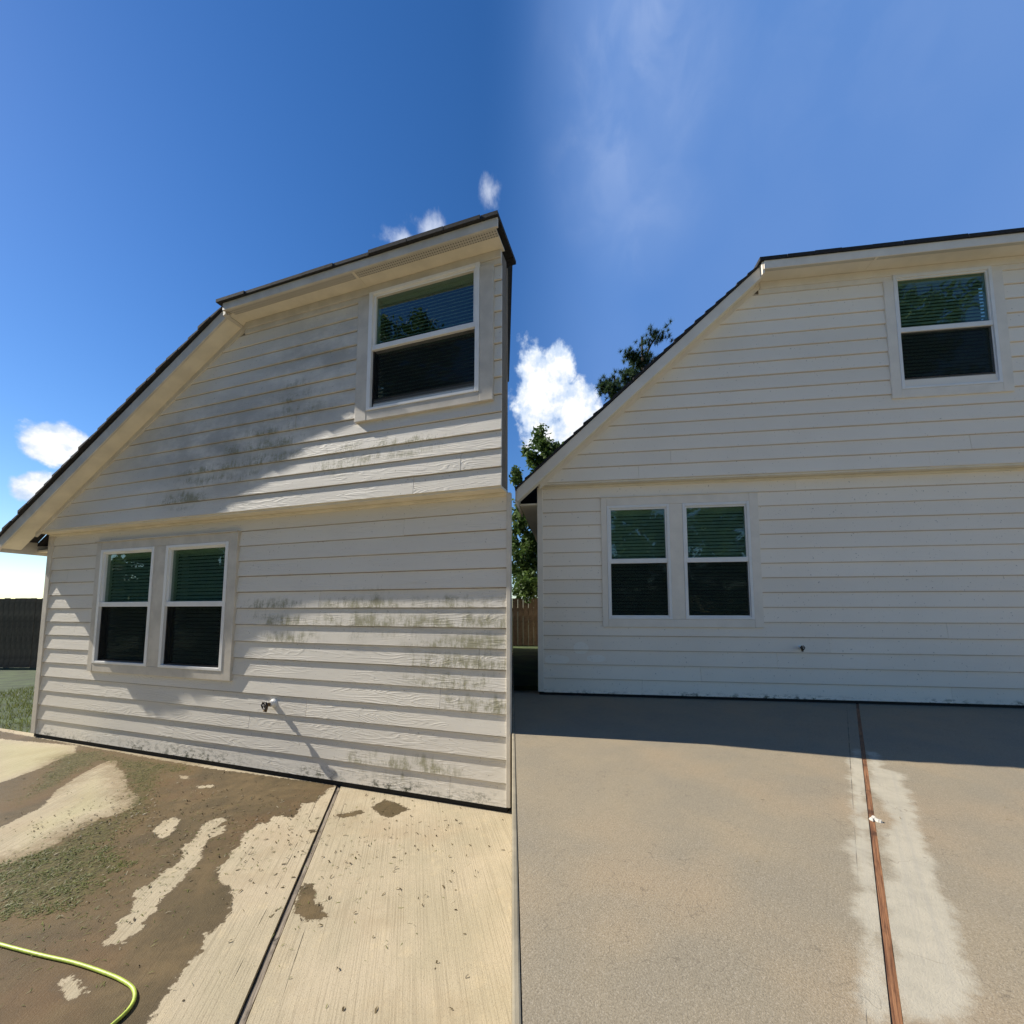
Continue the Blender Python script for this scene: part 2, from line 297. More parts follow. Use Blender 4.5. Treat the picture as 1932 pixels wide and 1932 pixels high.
# ---------------------------------------------------------------- the two houses
class House:
    """model coordinates u (along the wall), v (up), w (out of the wall) to metres in the house's own frame"""
    def __init__(s,name,loc,rz,S,wp): s.S=S; s.wp=wp; s.loc=loc; s.rz=rz; s.e=empty(name,loc,rz)
    def W(s,u,v,w):
        a,b,c,d=s.wp; return Vector((s.S*(a*u+c*(u-2)**2), -s.S*w, s.S*(b*v+d*v*v)))
    def back(s,u,v,D,rise=0,w=0): return s.W(u,v,w)+s.bv*D+Vector((0,0,rise))
    def prism(s,name,poly,w0,w1,mat,parent=None,bevel=0,w1b=None):
        a=[s.W(u,v,w0) for u,v in poly]; b=[s.W(u,v,w1) for u,v in poly]
        return MB().prism(a,b).build(name,mat,parent or s.e,bevel=bevel)
    def box(s,name,u0,u1,v0,v1,w0,w1,mat,parent=None,bevel=0): return s.prism(name,[(u0,v0),(u1,v0),(u1,v1),(u0,v1)],w0,w1,mat,parent,bevel)
def clip(poly,f):
    out=[]
    for i,p in enumerate(poly):
        q=poly[(i+1)%len(poly)]; a,b=f(p),f(q)
        if a>=0: out.append(p)
        if (a>=0)!=(b>=0): t=a/(a-b); out.append((p[0]+(q[0]-p[0])*t,p[1]+(q[1]-p[1])*t))
    return out
KU,KV,SL_=2.085,4.86,.807
def rv(u): return KV+SL_*(u-KU)
E_=1/6
def build_house(H,par):
    sid,trim,sof,vent=par['sid'],par['trim'],par['soffit'],par['vent']
    J=par['J']; uE=par['end']; wn_=par['upper']; we,wr=par['we'],par['wr']
    rnd=random.Random(par['seed'])
    holes_low=[(.06,1.89,.85,2.24)]; uw=par['uw']; holes_up=[(wn_-.01,wn_+uw+.01,3.39,4.775)]
    # --- lap boards
    def row(u0,u1,v0,v1,wb,cuts,holes,rake):
        segs=[(u0,u1)]
        for h in holes:
            if v0>=h[2]-.03 and v1<=h[3]+.10:
                segs=[x for a,b in segs for x in ((a,min(b,h[0])),(max(a,h[1]),b)) if x[1]-x[0]>.01]
        for c in cuts: segs=[x for a,b in segs for x in (((a,c-.0012),(c+.0012,b)) if a<c<b else ((a,b),))]
        for a,b in segs:
            poly=[(a,v0),(b,v0),(b,v1+.012),(a,v1+.012)]
            if rake: poly=clip(poly,lambda p:rv(p[0])-.07-p[1])
            if len(poly)<3: continue
            jig=rnd.uniform(-.0012,.0012); dv=rnd.uniform(-.0015,.0015)
            def wf(v): return wb+.0165+jig-.0125*(v-v0)/(v1-v0)
            front=[H.W(u,v+(dv if v<v0+.001 else 0),wf(v)+(par['proud'] if v<v0+.06 else 0)) for u,v in poly]; bk=[H.W(u,v+(dv if v<v0+.001 else 0),wb-.004) for u,v in poly]
            ob=MB().prism(bk,front).build('siding_board',sid,H.e)
            at=ob.data.attributes.new('phase','FLOAT','POINT'); ph=[(v-v0)/(v1-v0) for u,v in poly]*2; at.data.foreach_set('value',ph)
    for i in range(15):
        cuts={0:[par['j'][0],par['j'][1]],1:[par['j'][2]],2:[par['j'][3]],3:[par['j'][4]],4:[par['j'][5]],14:[2.43]}.get(i,[])
        if i in (6,7,9,11,13) : cuts=[{6:4.35,7:-.3,9:2.9,11:-.5,13:3.7}[i]] if par['extra'] else []
        row(-.80,uE,i*E_,(i+1)*E_,0,cuts,holes_low,False)
    eu=(4.712-2.512)/13
    for i in range(13):
        cuts={0:[.49,par['j'][6]],1:[.9,par['j'][7]],5:[2.7] if par['extra'] else []}.get(i,[])
        row(-.80,uE,2.512+i*eu,2.512+(i+1)*eu,J,cuts,holes_up,True)
    # --- sheathing behind the boards with the window openings left out
    def sheath(u0,u1,v0,top,wb,holes):
        us=sorted({u0,u1,KU}|{x for h in holes for x in h[:2]}); us=[u for u in us if u0<=u<=u1]
        for a,b in zip(us,us[1:]):
            iv=[(v0,None)]
            for h in holes:
                if a>=h[0]-1e-6 and b<=h[1]+1e-6: iv=[(v0,h[2]),(h[3],None)]
            for lo,hi in iv:
                ta,tb=(hi,hi) if hi else (top(a),top(b))
                H.prism('sheathing',[(a,lo),(b,lo),(b,tb),(a,ta)],wb-.10,wb-.006,M['sheathing'])
    sheath(-.86,uE,-.03,lambda u:2.50,0,holes_low)
    sheath(-.80,uE,2.512,lambda u:min(rv(u),KV),J,holes_up)
    # --- base gap strip, corner boards, jetty
    H.box('base_gap_strip',-.86,uE,-.043,.004,-.06,.0015,M['near_black'])  # recessed foundation strip, the gap's shadow painted into its black
    H.box('corner_board',-.875,-.798,.004,2.487,-.01,.026,trim,bevel=.003)
    H.box('corner_board',uE-.001,uE+.03,.004,2.487,-.01,.026,trim,bevel=.003)
    H.box('jetty_soffit',-.86,uE,2.490,2.5105,-.003,J+.004,sof)
    H.box('jetty_moulding',-.86,uE,2.462,2.489,.0,.030,sof,bevel=.002)
    # --- friezes
    H.prism('rake_frieze',[(-.83,rv(-.83)-.075),(-.83,rv(-.83)-.002),(KU-.002,KV-.002),(KU-.002,KV-.075)],J,J+.022,trim,bevel=.002)
    H.box('eave_frieze',KU,uE,4.772,4.858,J,J+.030,trim,bevel=.002)
    H.box('eave_frieze',KU-.02,uE,4.710,4.771,J,J+.020,trim,bevel=.002)
    # --- rake overhang
    ul=-1.12; D=6.5
    H.prism('rake_soffit',[(ul,rv(ul)),(KU,KV),(KU,KV+.02),(ul,rv(ul)+.02)],J+.0,wr,sof)
    H.prism('rake_fascia',[(ul-.01,rv(ul)-.03),(2.06,rv(2.06)-.015),(2.06,rv(2.06)+.13),(ul-.01,rv(ul)+.13)],wr,wr+.018,trim,bevel=.003)
    n=24; L=(2.02-ul)/n
    for i in range(n):
        a=ul-.03+i*L; b=a+L*1.06; o=rnd.uniform(-.004,.004); x=rnd.uniform(-.006,.008)
        H.prism('shingle_course',[(a,rv(a)+.131),(b,rv(b)+.131),(b,rv(b)+.150+o*.5),(a,rv(a)+.172+o)],-.0,wr+.042+x,M['shingle'])
    a=[H.back(u,rv(ul)-.005,d) for u,d in ((ul,0),(-.87,0),(-.87,D),(ul,D))]; MB().prism(a,[p+Vector((0,0,.02)) for p in a]).build('side_soffit',sof,H.e)
    H.box('eave_end_board',ul-.03,ul-.011,rv(ul)-.05,rv(ul)+.125,-.6,wr-.002,trim)
    # --- level eave above
    H.box('eave_soffit',2.05,uE+.02,KV,KV+.012,J,we-.066,sof)
    H.box('eave_soffit_vent',2.05,uE+.02,KV+.001,KV+.011,we-.065,we,vent)
    for s_ in par['seams']: H.box('soffit_seam',s_,s_+.022,KV-.004,KV+.001,J+.03,we-.002,sof)
    H.box('eave_fascia',2.035,uE+.04,KV-.012,KV+.088,we,we+.018,trim,bevel=.003)
    H.prism('eave_return',[(2.02,KV-.06),(2.049,KV-.045),(2.049,KV+.092),(2.02,KV+.092)],J,we-.001,trim,bevel=.002)
    u=1.985
    while u<uE+.04:
        ln=min(rnd.uniform(.27,.34),uE+.05-u); o=rnd.uniform(-.004,.005)
        H.box('eave_shingle',u,u+ln-.004,KV+.0885,KV+.128+o,J-.2,we+.040+rnd.uniform(-.006,.006),M['shingle']); u+=ln
    # --- roof planes and the rest of the body, run straight back
    D=6.5; S=H.S
    def slab(name,pts,mat,up=.06):
        b=[p+Vector((0,0,up)) for p in pts]; MB().prism(pts,b).build(name,mat,H.e)
    slab('roof_plane',[H.back(ul-.03,rv(ul)+.06,0),H.back(KU,KV+.06,0),H.back(KU,KV+.06,D),H.back(ul-.03,rv(ul)+.06,D)],M['shingle'],.04)
    slab('roof_plane',[H.back(1.99,KV+.075,0,0,.0),H.back(uE+.04,KV+.075,0,0,.0),H.back(uE+.04,KV+.075,D,D*.42),H.back(1.99,KV+.075,D,D*.42)],M['shingle'],.035)
    slab('gable_wall',[H.back(KU-.05,KV,0),H.back(KU-.02,KV,0),H.back(KU-.02,KV,D),H.back(KU-.05,KV,D)],trim,.07)
    MB().prism([H.back(KU-.05,KV,.1),H.back(KU-.05,KV,D),H.back(KU-.05,KV,D,D*.42)],[H.back(KU-.01,KV,.1),H.back(KU-.01,KV,D),H.back(KU-.01,KV,D,D*.42)]).build('gable_wall',trim,H.e)
    for ue,top in ((-.86,2.50),(uE,KV)):
        t=.02
        a=[H.back(ue,-.03,.02),H.back(ue,-.03,D),H.back(ue,top,D),H.back(ue,top,.02)]
        b=[p+Vector((t if ue<0 else -t,0,0)) for p in a]; MB().prism(a,b).build('end_wall',trim,H.e)
    a=[H.back(u,v,D) for u,v in ((-.86,-.03),(uE,-.03),(uE,KV),(KU,KV),(-.86,rv(-.86)))]; MB().prism(a,[p+H.bv*.1 for p in a]).build('rear_wall',trim,H.e)
    a=[H.back(u,-.02,d) for u,d in ((-.86,.1),(uE,.1),(uE,D),(-.86,D))]; MB().prism(a,[p+Vector((0,0,.02)) for p in a]).build('inner_floor',M['inside'],H.e)
    # --- windows
    def window(u0,u1,v0,v1,vm,wb,lab=None):
        m=MB()
        def bx(a,b,c,d,e,f): m.prism([H.W(a,c,e),H.W(b,c,e),H.W(b,d,e),H.W(a,d,e)],[H.W(a,c,f),H.W(b,c,f),H.W(b,d,f),H.W(a,d,f)])
        fw=.035
        bx(u0,u0+fw,v0,v1,wb-.06,wb+.040); bx(u1-fw,u1,v0,v1,wb-.06,wb+.040); bx(u0+fw,u1-fw,v1-fw,v1,wb-.06,wb+.0398); bx(u0+fw,u1-fw,v0,v0+fw*.8,wb-.06,wb+.0402)
        f=m.build('window',M['white_vinyl'],H.e,bevel=.003)
        if lab: f['label']=lab
        a,b,c,d=u0+fw,u1-fw,v0+fw*.8,v1-fw
        m=MB(); g=.020
        bx(a,a+g,vm,d,wb-.05,wb+.022); bx(b-g,b,vm,d,wb-.05,wb+.022); bx(a+g,b-g,d-g,d,wb-.05,wb+.0218)
        m.build('upper_sash',M['white_vinyl'],f,bevel=.002)
        H.box('meeting_rail',a,b,vm-.028,vm+.028,wb-.052,wb+.030,M['white_vinyl'],f,bevel=.003)
        m=MB(); bx(a,a+g*.5,c,vm-.028,wb-.055,wb+.012); bx(b-g*.5,b,c,vm-.028,wb-.055,wb+.012); bx(a+g*.5,b-g*.5,c,c+g*.8,wb-.055,wb+.0118)
        m.build('screen_frame',M['dark_metal'] if par['extra'] else M['white_vinyl'],f)
        H.box('pane',a+g,b-g,vm+.028,d-g,wb-.002,wb+.002,M['glass'],f)
        H.box('pane',a,b,c,vm-.028,wb-.030,wb-.026,M['glass'],f)
        H.box('insect_screen',a+g*.5,b-g*.5,c+g*.8,vm-.028,wb+.006,wb+.007,M['screen'],f)
        base=None; k=0; v=c+.02
        while v<d-.01:
            tilt=.014
            if base is None or True:
                j_=rnd.uniform(-.0015,.0015); pa=[H.W(a+.012,v+j_,wb-.046),H.W(b-.012,v-j_,wb-.046),H.W(b-.012,v+.0325,wb-.066),H.W(a+.012,v+.0325,wb-.066)]
                pb=[p+Vector((0,-.003,.001)) for p in pa]
                MB().prism(pa,pb).build('blind_slat',M['slat'],f)
            v+=.041
        H.box('blind_headrail',a+.006,b-.006,d-.055,d-.004,wb-.085,wb-.042,M['slat'],f)
        bk=wb-.20; H.box('room_back',a-.05,b+.05,c-.1,d+.1,bk-.02,bk,M['inside'],f)
        return f
    window(.075,.885,.86,2.222,1.545,0); window(1.05,1.870,.86,2.222,1.545,0)
    window(wn_,wn_+uw,3.40,4.768,4.10,J)
    c=trim; B=.003
    for a,b,d,e,w in ((-.002,.074,.768,2.322,.036),(.886,1.049,.861,2.2215,.034),(1.871,1.976,.768,2.322,.036),(.0745,1.8705,2.223,2.322,.0345),(.0745,1.8705,.768,.8595,.0345)):
        H.box('window_trim',a,b,d,e,.0,w,c,bevel=B)
    H.box('drip_cap',-.01,1.984,2.3225,2.334,.0,.052,c)
    for a,b,d,e,w in ((wn_-.108,wn_-.001,3.30,4.709,.036),(wn_+uw+.001,wn_+uw+.108,3.30,4.709,.036),(wn_-.0005,wn_+uw+.0005,3.30,3.399,.0345)):
        H.box('window_trim',a,b,d,e,J,J+w,c,bevel=B)
    # --- hose bib
    su,sv=par['spigot']; p=H.W(su,sv,0); S=H.S; dirw=Vector((0,-1,0)); k=S
    m=MB(); m.add(*tube([p+dirw*0,p+dirw*.012*k,p+dirw*.016*k],[.040*k,.040*k,.030*k],16)); m.add(*tube([p+dirw*.014*k,p+dirw*.05*k],[.026*k,.024*k],12))
    fc=m.build('hose_bib',M['white_vinyl'],H.e,smooth=False)
    m=MB(); m.add(*tube([p+dirw*.05*k,p+dirw*.075*k,p+dirw*.09*k],[.014*k,.017*k,.012*k],10)); m.add(*tube([p+dirw*.075*k,p+dirw*.082*k+Vector((0,0,-.03*k)),p+dirw*.095*k+Vector((0,0,-.052*k))],[.013*k,.013*k,.016*k],10))
    m.build('valve_body',M['brass'],fc)
    q=p+dirw*.100*k; m=MB(); m.add(*tube([p+dirw*.085*k,q+dirw*.004],[.006*k,.006*k],8))
    ring=[q+Vector((math.cos(t)*.028*k*(1+.10*math.cos(6*t)),0,math.sin(t)*.028*k*(1+.10*math.cos(6*t)))) for t in [i*2*math.pi/24 for i in range(25)]]
    m.add(*tube(ring,.0062*k,6))
    for i in range(4):
        t=i*math.pi/2+.4; m.add(*tube([q,q+Vector((math.cos(t),0,math.sin(t)))*.028*k],[.0055*k,.005*k],6))
    m.build('valve_handle',M['dark_metal'],fc)

def mk_house(name,cfg):
    H=House(name,cfg['loc'],cfg['rz'],cfg['S'],cfg['wp'])
    c,s=math.cos(-H.rz),math.sin(-H.rz)
    x,y=cfg['backdir']; H.bv=Vector((c*x-s*y,s*x+c*y,0)).normalized()
    return H
HL=mk_house('weathered_house',dict(loc=(-4.76469,4.68341,CZ-1.458),rz=-.31227,S=1.08,wp=(1.01398,.95246,-.00406,-.02716),backdir=(-.012,1)))
HR=mk_house('washed_house',dict(loc=(.96872,4.43571,CZ-.891),rz=-.13774,S=.66,wp=(1.25197,1.40018,.00631,-.00628),backdir=(.137,1)))
tag(HL.e,'nearer house with dirty mildew-streaked lap siding half in raking sun, by the stained driveway','house')
tag(HR.e,'clean pale lap-sided house standing wholly in shade behind the freshly washed concrete','house')
def wb(H,lst):
    o=[]
    for u,v,ru,rv_,s in lst:
        p=H.W(u,v,0); o.append((p.x,p.z,ru*H.S*H.wp[0],rv_*H.S*H.wp[1],s))
    return o
milL=wb(HL,[(1.785,2.96,.75,.16,1),(2.35,3.2,.7,.30,.8),(1.40,2.72,.45,.15,.9),(2.7,3.65,.5,.5,.35),(3.2,2.95,.5,.22,.7),(3.75,3.0,.6,.16,.6),(4.2,1.42,.75,.25,.95),(4.25,1.15,.7,.35,1.0),(4.1,.95,.55,.2,.8),(3.4,1.45,.7,.30,.9),(2.4,1.5,.55,.16,.8),(2.6,1.3,.5,.3,.6),(4.3,.75,.5,.2,.7),(3.7,.2,.9,.2,.5)])
darkL=wb(HL,[(1.9,3.3,2.0,.9,1),(3.0,4.2,1.3,.6,.9),(2.6,3.6,1.4,.8,.8),(3.9,1.2,1.2,.6,.35)])
M['siding_dirty']=siding_mat('siding_dirty',SID_L,.95,milL,darkL,.16)
M['siding_clean']=siding_mat('siding_clean',SID_R,.35,[],[],.06,wb(HR,[(-.30,.52,.16,.12,1),(-.62,.38,.3,.10,.9),(-.1,.40,.22,.08,.8)]))
build_house(HL,dict(sid=M['siding_dirty'],trim=M['trim_dirty'],soffit=M['soffit_dirty'],vent=M['vent_dirty'],end=4.565,upper=3.43,uw=.97,we=WE_L,wr=WR_L,seed=3,j=[.53,4.13,1.28,2.2,2.81,4.04,3.86,4.25],J=.132,proud=.001,extra=True,seams=[3.38],spigot=(2.46,.59)))
build_house(HR,dict(sid=M['siding_clean'],trim=M['trim_clean'],soffit=M['soffit_clean'],vent=M['vent_clean'],end=5.6,upper=3.60,uw=1.04,we=.45,wr=.36,seed=5,j=[.49,3.95,1.21,2.11,2.71,3.96,3.84,4.27],J=.15,proud=.008,extra=False,seams=[3.29],spigot=(2.37,.557)))

# ---------------------------------------------------------------- ground: stained lower drive, washed upper drive
GL={'wet':[(-2.055,-0.006),(-0.764,0.019),(1.938,0.067),(3.424,-0.007),(3.408,0.07),(3.462,0.231),(3.495,0.303),(3.398,0.354),(3.476,0.463),(3.526,0.554),(3.42,0.546),(3.362,0.572),(3.407,0.66),(3.342,0.687),(3.373,0.766),(3.374,0.826),(3.468,0.909),(3.501,1.004),(3.555,1.06),(3.561,1.128),(3.689,1.215),(3.79,1.232),(3.901,1.299),(3.996,1.402),(4.018,1.486),(3.973,1.507),(4.03,1.531),(4.086,1.586),(4.087,1.635),(4.121,1.693),(4.175,1.81),(4.228,1.9),(3.851,2.123)],'dry1':[(2.995,0.825),(2.977,0.748),(3.025,0.691),(3.088,0.729),(3.11,0.82),(3.149,0.775),(3.235,0.856),(3.202,0.925),(3.28,1.024),(3.389,1.113),(3.419,1.173),(3.487,1.28),(3.52,1.348),(3.54,1.416),(3.61,1.479),(3.626,1.538),(3.682,1.58),(3.679,1.624),(3.696,1.659),(3.62,1.691),(3.589,1.667),(3.593,1.63),(3.504,1.569),(3.515,1.542),(3.453,1.479),(3.331,1.409),(3.362,1.341),(3.299,1.257),(3.305,1.187),(3.247,1.111),(3.154,1.064),(3.115,0.968),(3.071,0.894)],'dry2':[(2.744,0.969),(2.663,0.866),(2.689,0.8),(2.776,0.83),(2.916,0.974),(2.906,1.029)],'dry3':[(1.556,1.008),(1.274,0.805),(1.065,0.575),(0.895,0.342),(0.851,0.229),(0.928,0.204),(1.102,0.306),(1.42,0.406),(1.79,0.592),(2.091,0.673),(2.23,0.79),(2.242,0.898),(2.197,0.983),(2.242,1.131),(2.333,1.276),(2.354,1.348),(2.385,1.595),(1.727,1.358)],'dry4':[(-1.475,0.203),(-0.566,0.104),(-0.055,0.046),(0.259,0.213),(0.344,0.392),(0.464,0.542),(0.637,0.964)],'dry5':[(1.911,0.264),(1.998,0.253),(2.077,0.302),(1.998,0.311)],'dry6':[(2.301,0.38),(2.41,0.32),(2.447,0.352),(2.352,0.411)],'dry7':[(3.674,1.871),(3.666,1.846),(3.722,1.837),(3.85,1.856),(3.819,1.896)],'wetA':[(3.949,0.235),(3.974,0.095),(4.119,0.122),(4.246,0.177),(4.186,0.341),(4.065,0.309)],'wetB':[(4.149,1.116),(4.163,1.082),(4.213,1.076),(4.308,1.168),(4.397,1.208),(4.459,1.237),(4.436,1.273),(4.383,1.304),(4.284,1.277),(4.221,1.231),(4.208,1.182)],'wetC':[(3.777,0.41),(3.816,0.383),(3.862,0.338),(3.918,0.291),(3.963,0.335),(3.916,0.379),(3.891,0.422),(3.823,0.451)],'wetD':[(3.755,0.649),(3.784,0.618),(3.821,0.646),(3.791,0.676)],'algae1':[(0.767,0.672),(0.213,0.299),(0.261,0.101),(0.861,0.159),(1.738,0.101),(1.847,0.213),(1.622,0.228),(1.957,0.538),(2.28,0.774),(2.474,0.927),(2.589,1.109),(2.658,1.25),(2.589,1.348),(2.507,1.597),(2.322,1.528),(2.333,1.276),(2.242,1.131),(2.242,0.898),(2.158,0.735),(1.483,0.441),(1.014,0.241),(0.741,0.264),(1.088,0.723),(1.278,1.019)],'algae2':[(2.257,1.549),(2.422,1.377),(2.532,1.211),(2.91,1.244),(3.045,1.294),(3.045,1.381),(3.157,1.503),(3.137,1.598),(3.081,1.658),(2.865,1.768)]}
GR={'w1':[(1.474,1.486),(1.557,1.466),(1.287,1.913),(0.945,2.468),(0.734,2.822),(0.581,3.069),(0.433,3.31),(0.354,3.436),(0.292,3.444),(0.36,3.32),(0.619,2.914),(0.699,2.757),(0.694,2.713),(0.726,2.661),(0.781,2.62),(1.015,2.236)],'w2':[(1.565,1.496),(1.624,1.509),(1.468,1.786),(1.495,1.884),(1.374,2.081),(1.254,2.298),(1.173,2.437),(1.076,2.535),(0.978,2.719),(0.875,2.878),(0.821,2.996),(0.752,3.117),(0.624,3.283),(0.524,3.412),(0.37,3.434),(0.447,3.308),(0.633,3.012),(0.688,2.922),(0.764,2.844),(0.834,2.739),(0.861,2.658),(0.934,2.546),(1.016,2.497),(1.09,2.365),(1.152,2.217),(1.195,2.106),(1.337,1.873)]}
GP={'a': (2.825, 1.494), 'b': (2.348, 0.968), 'c': (1.92, 0.55)}
def sdist(P,poly):
    poly=np.array(poly,float); d=np.full(len(P),1e9); ins=np.zeros(len(P),bool); n=len(poly)
    for i in range(n):
        a=poly[i]; b=poly[(i+1)%n]; e=b-a; w=P-a; t=np.clip((w@e)/(e@e+1e-12),0,1); q=w-t[:,None]*e; d=np.minimum(d,(q**2).sum(1))
        c=((a[1]<=P[:,1])&(b[1]>P[:,1]))|((b[1]<=P[:,1])&(a[1]>P[:,1]))
        with np.errstate(divide='ignore',invalid='ignore'): xi=a[0]+(P[:,1]-a[1])/(b[1]-a[1])*e[0]
        ins^=c&(P[:,0]<xi)
    return np.where(ins,1,-1)*np.sqrt(d)
def axis(lo,hi,f0,f1,fine,coarse):
    a=list(np.arange(lo,f0,coarse))+list(np.arange(f0,f1,fine))+list(np.arange(f1,hi+coarse,coarse)); return np.array(sorted(set(np.round(a,4))))
def slab(name,H,e,us,ws,mat,z,clipx,fields,keep_left,label=None):
    """us: function (w) -> array of u for that w"""
    rows=[us(w) for w in ws]; nu=len(rows[0]); nw=len(ws)
    P=np.array([(u,w) for w,r in zip(ws,rows) for u in r]); V=np.c_[P[:,0],-P[:,1],np.full(len(P),z)]
    idx=np.arange(nu*nw).reshape(nw,nu); F=np.stack([idx[:-1,:-1],idx[1:,:-1],idx[1:,1:],idx[:-1,1:]],-1).reshape(-1,4)
    # skirt down every side so the slab has thickness
    ring=np.r_[idx[0,:],idx[1:,-1],idx[-1,-2::-1],idx[-2:0:-1,0]]; nb=len(V); V=np.r_[V,V[ring]-[0,0,.09]]; k=len(ring)
    F=[tuple(int(i) for i in f) for f in F]+[(int(ring[i]),int(ring[(i+1)%k]),nb+(i+1)%k,nb+i) for i in range(k)]
    me=bpy.data.meshes.new(name); me.from_pydata(V.tolist(),[],F); me.materials.append(mat)
    Q=V[:,:2]*[1,-1]
    for nm,fn in fields.items():
        at=me.attributes.new(nm,'FLOAT','POINT'); at.data.foreach_set('value',fn(Q).astype(np.float32))
    bm=bmesh.new(); bm.from_mesh(me); R=Matrix.Rotation(H.rz,4,'Z'); inv=R.inverted(); n=inv@Vector((1,0,0)); co=inv@(Vector((clipx,0,0))-Vector(H.loc)); co.z=0
    bmesh.ops.bisect_plane(bm,geom=bm.verts[:]+bm.edges[:]+bm.faces[:],plane_co=co,plane_no=n,clear_outer=keep_left,clear_inner=not keep_left)
    bm.to_mesh(me); bm.free(); me.update()
    o=bpy.data.objects.new(name,me); col.objects.link(o); o.parent=e
    if label: o['label']=label
    return o
def line(p,q): return lambda w:p[0]+(q[0]-p[0])*(w-p[1])/(q[1]-p[1])
def pdist(p,q):
    p=np.array(p);q=np.array(q); e=(q-p)/np.linalg.norm(q-p); return lambda Q:(Q-p)@np.array([-e[1],e[0]])
# stained drive
zL=-.045
eL=empty('stained_driveway',HL.loc,HL.rz); tag(eL,kind='structure')
jL=line((3.433,-.02),(4.444,1.617)); jp=pdist((3.433,-.02),(4.444,1.617)); t1=pdist((3.30,.0),(4.35,1.647)); t2=pdist((3.555,0),(4.563,1.578))
def dryL(Q):
    d=sdist(Q,GL['wet'])
    for k in ('dry1','dry2','dry3','dry4','dry5','dry6','dry7'): d=np.minimum(d,-sdist(Q,GL[k]))
    for k in ('wetA','wetB','wetC','wetD'): d=np.maximum(d,sdist(Q,GL[k]))
    return d
def algL(Q): return np.maximum(sdist(Q,GL['algae1']),sdist(Q,GL['algae2']))
fL=dict(wet=dryL,algae=algL,tint=lambda Q:np.maximum(sdist(Q,GL['dry4']),sdist(Q,GL['dry3'])-.12),tool=lambda Q:np.minimum(np.abs(t1(Q)),np.abs(t2(Q))))
angL=math.atan2(1.01,1.637)   # joint direction seen in plan
M['concrete_L']=concrete_mat('concrete_stained',-angL,CON_DRY,CON_WET,'L')
M['concrete_R']=concrete_mat('concrete_washed',math.atan2(1.89,3.1),(.46,.415,.32),CON_R,'R')
wsL=axis(-.07,13,0,2.35,.018,.4)
def usA(w): a=axis(-4,3.0,.2,3.0,.02,.3); e=jL(w)-.024; return np.r_[a,np.linspace(3.0,max(e,3.02),int(80))[1:]] if True else None
def usB(w): s_=jL(w)+.024; return np.linspace(s_,max(s_+3.5,6.2),150)
slab('concrete_slab',HL,eL,usA,wsL,M['concrete_L'],zL,-.001,fL,True,'wet brown slab with algae and grass clippings')
slab('concrete_slab',HL,eL,usB,wsL,M['concrete_L'],zL,-.001,fL,True,'dry pale slab right of the joint')
def strip(name,H,e,jf,w0,w1,half,z0,z1,mat,wob=0):
    m=MB(); n=40; vs=[]
    rr=random.Random(4)
    for i in range(n+1):
        w=w0+(w1-w0)*i/n; u=jf(w); a=rr.uniform(-wob,wob); zz=z1+rr.uniform(-wob,0)
        vs+=[(u-half+a,-w,z0),(u+half+a,-w,z0),(u+half+a,-w,zz),(u-half+a,-w,zz)]
    fs=[(0,1,2,3),tuple(n*4+k for k in (3,2,1,0))]
    for i in range(n):
        for k in range(4): fs.append((i*4+k,(i+1)*4+k,(i+1)*4+(k+1)%4,i*4+(k+1)%4))
    return m.add(vs,fs).build(name,mat,e)
strip('joint_strip',HL,eL,jL,-.02,2.4,.0145,zL-.08,zL-.010,M['grey_wood'],.002)
a=MB(); a.prism([(-4,.1,zL-.3),(7,.1,zL-.3),(14,-13,zL-.3),(-4,-13,zL-.3)],[(-4,.1,zL-.088),(7,.1,zL-.088),(14,-13,zL-.088),(-4,-13,zL-.088)])
ob=a.build('concrete_footing',M['near_black'],eL)
bm=bmesh.new(); bm.from_mesh(ob.data); R=Matrix.Rotation(HL.rz,4,'Z').inverted(); n=R@Vector((1,0,0)); co=R@(Vector((-.002,0,0))-Vector(HL.loc))
g=bmesh.ops.bisect_plane(bm,geom=bm.verts[:]+bm.edges[:]+bm.faces[:],plane_co=co,plane_no=n,clear_outer=True); bm.to_mesh(ob.data); bm.free()
# washed drive on its higher terrace
zR=-.030
eR=empty('washed_driveway',HR.loc,HR.rz); tag(eR,kind='structure')
jR=line((2.324,.219),(.434,3.319)); jq=pdist((2.324,.219),(.434,3.319)); q1=pdist((1.471,1.487),(.369,3.319))
fR=dict(wet=lambda Q:np.maximum(sdist(Q,GR['w1']),sdist(Q,GR['w2'])),tool=lambda Q:np.abs(q1(Q)))
wsR=axis(-.06,14,0,3.9,.02,.4)
def usC(w): e=jR(w)-.013; return np.linspace(min(-2.4,e-2.8),e,120)
def usD(w): s_=jR(w)+.013; return np.linspace(s_,6.5,230)
slab('concrete_slab',HR,eR,usC,wsR,M['concrete_R'],zR,.024,fR,False,'wide damp tan slab left of the brown joint')
slab('concrete_slab',HR,eR,usD,wsR,M['concrete_R'],zR,.024,fR,False,'tan slab with white dry patches right of the brown joint')
strip('joint_strip',HR,eR,jR,-.02,3.9,.0125,zR-.08,zR-.002,M['red_wood'],.0015)
zt=HR.loc[2]+zR
b_=MB()
def wbox(m,x0,x1,y0,y1,z0,z1): m.prism([(x0,y0,z0),(x1,y0,z0),(x1,y1,z0),(x0,y1,z0)],[(x0,y0,z1),(x1,y0,z1),(x1,y1,z1),(x0,y1,z1)]); return m
tag(wbox(MB(),.0225,16,-10,16,-.2,zt-.088).build('terrace_ground',M['retaining']),kind='structure')
tag(wbox(MB(),.0225,16,5.2,16,zt-.0879,zt-.03).build('back_yard_ground',M['lawn']),kind='structure')
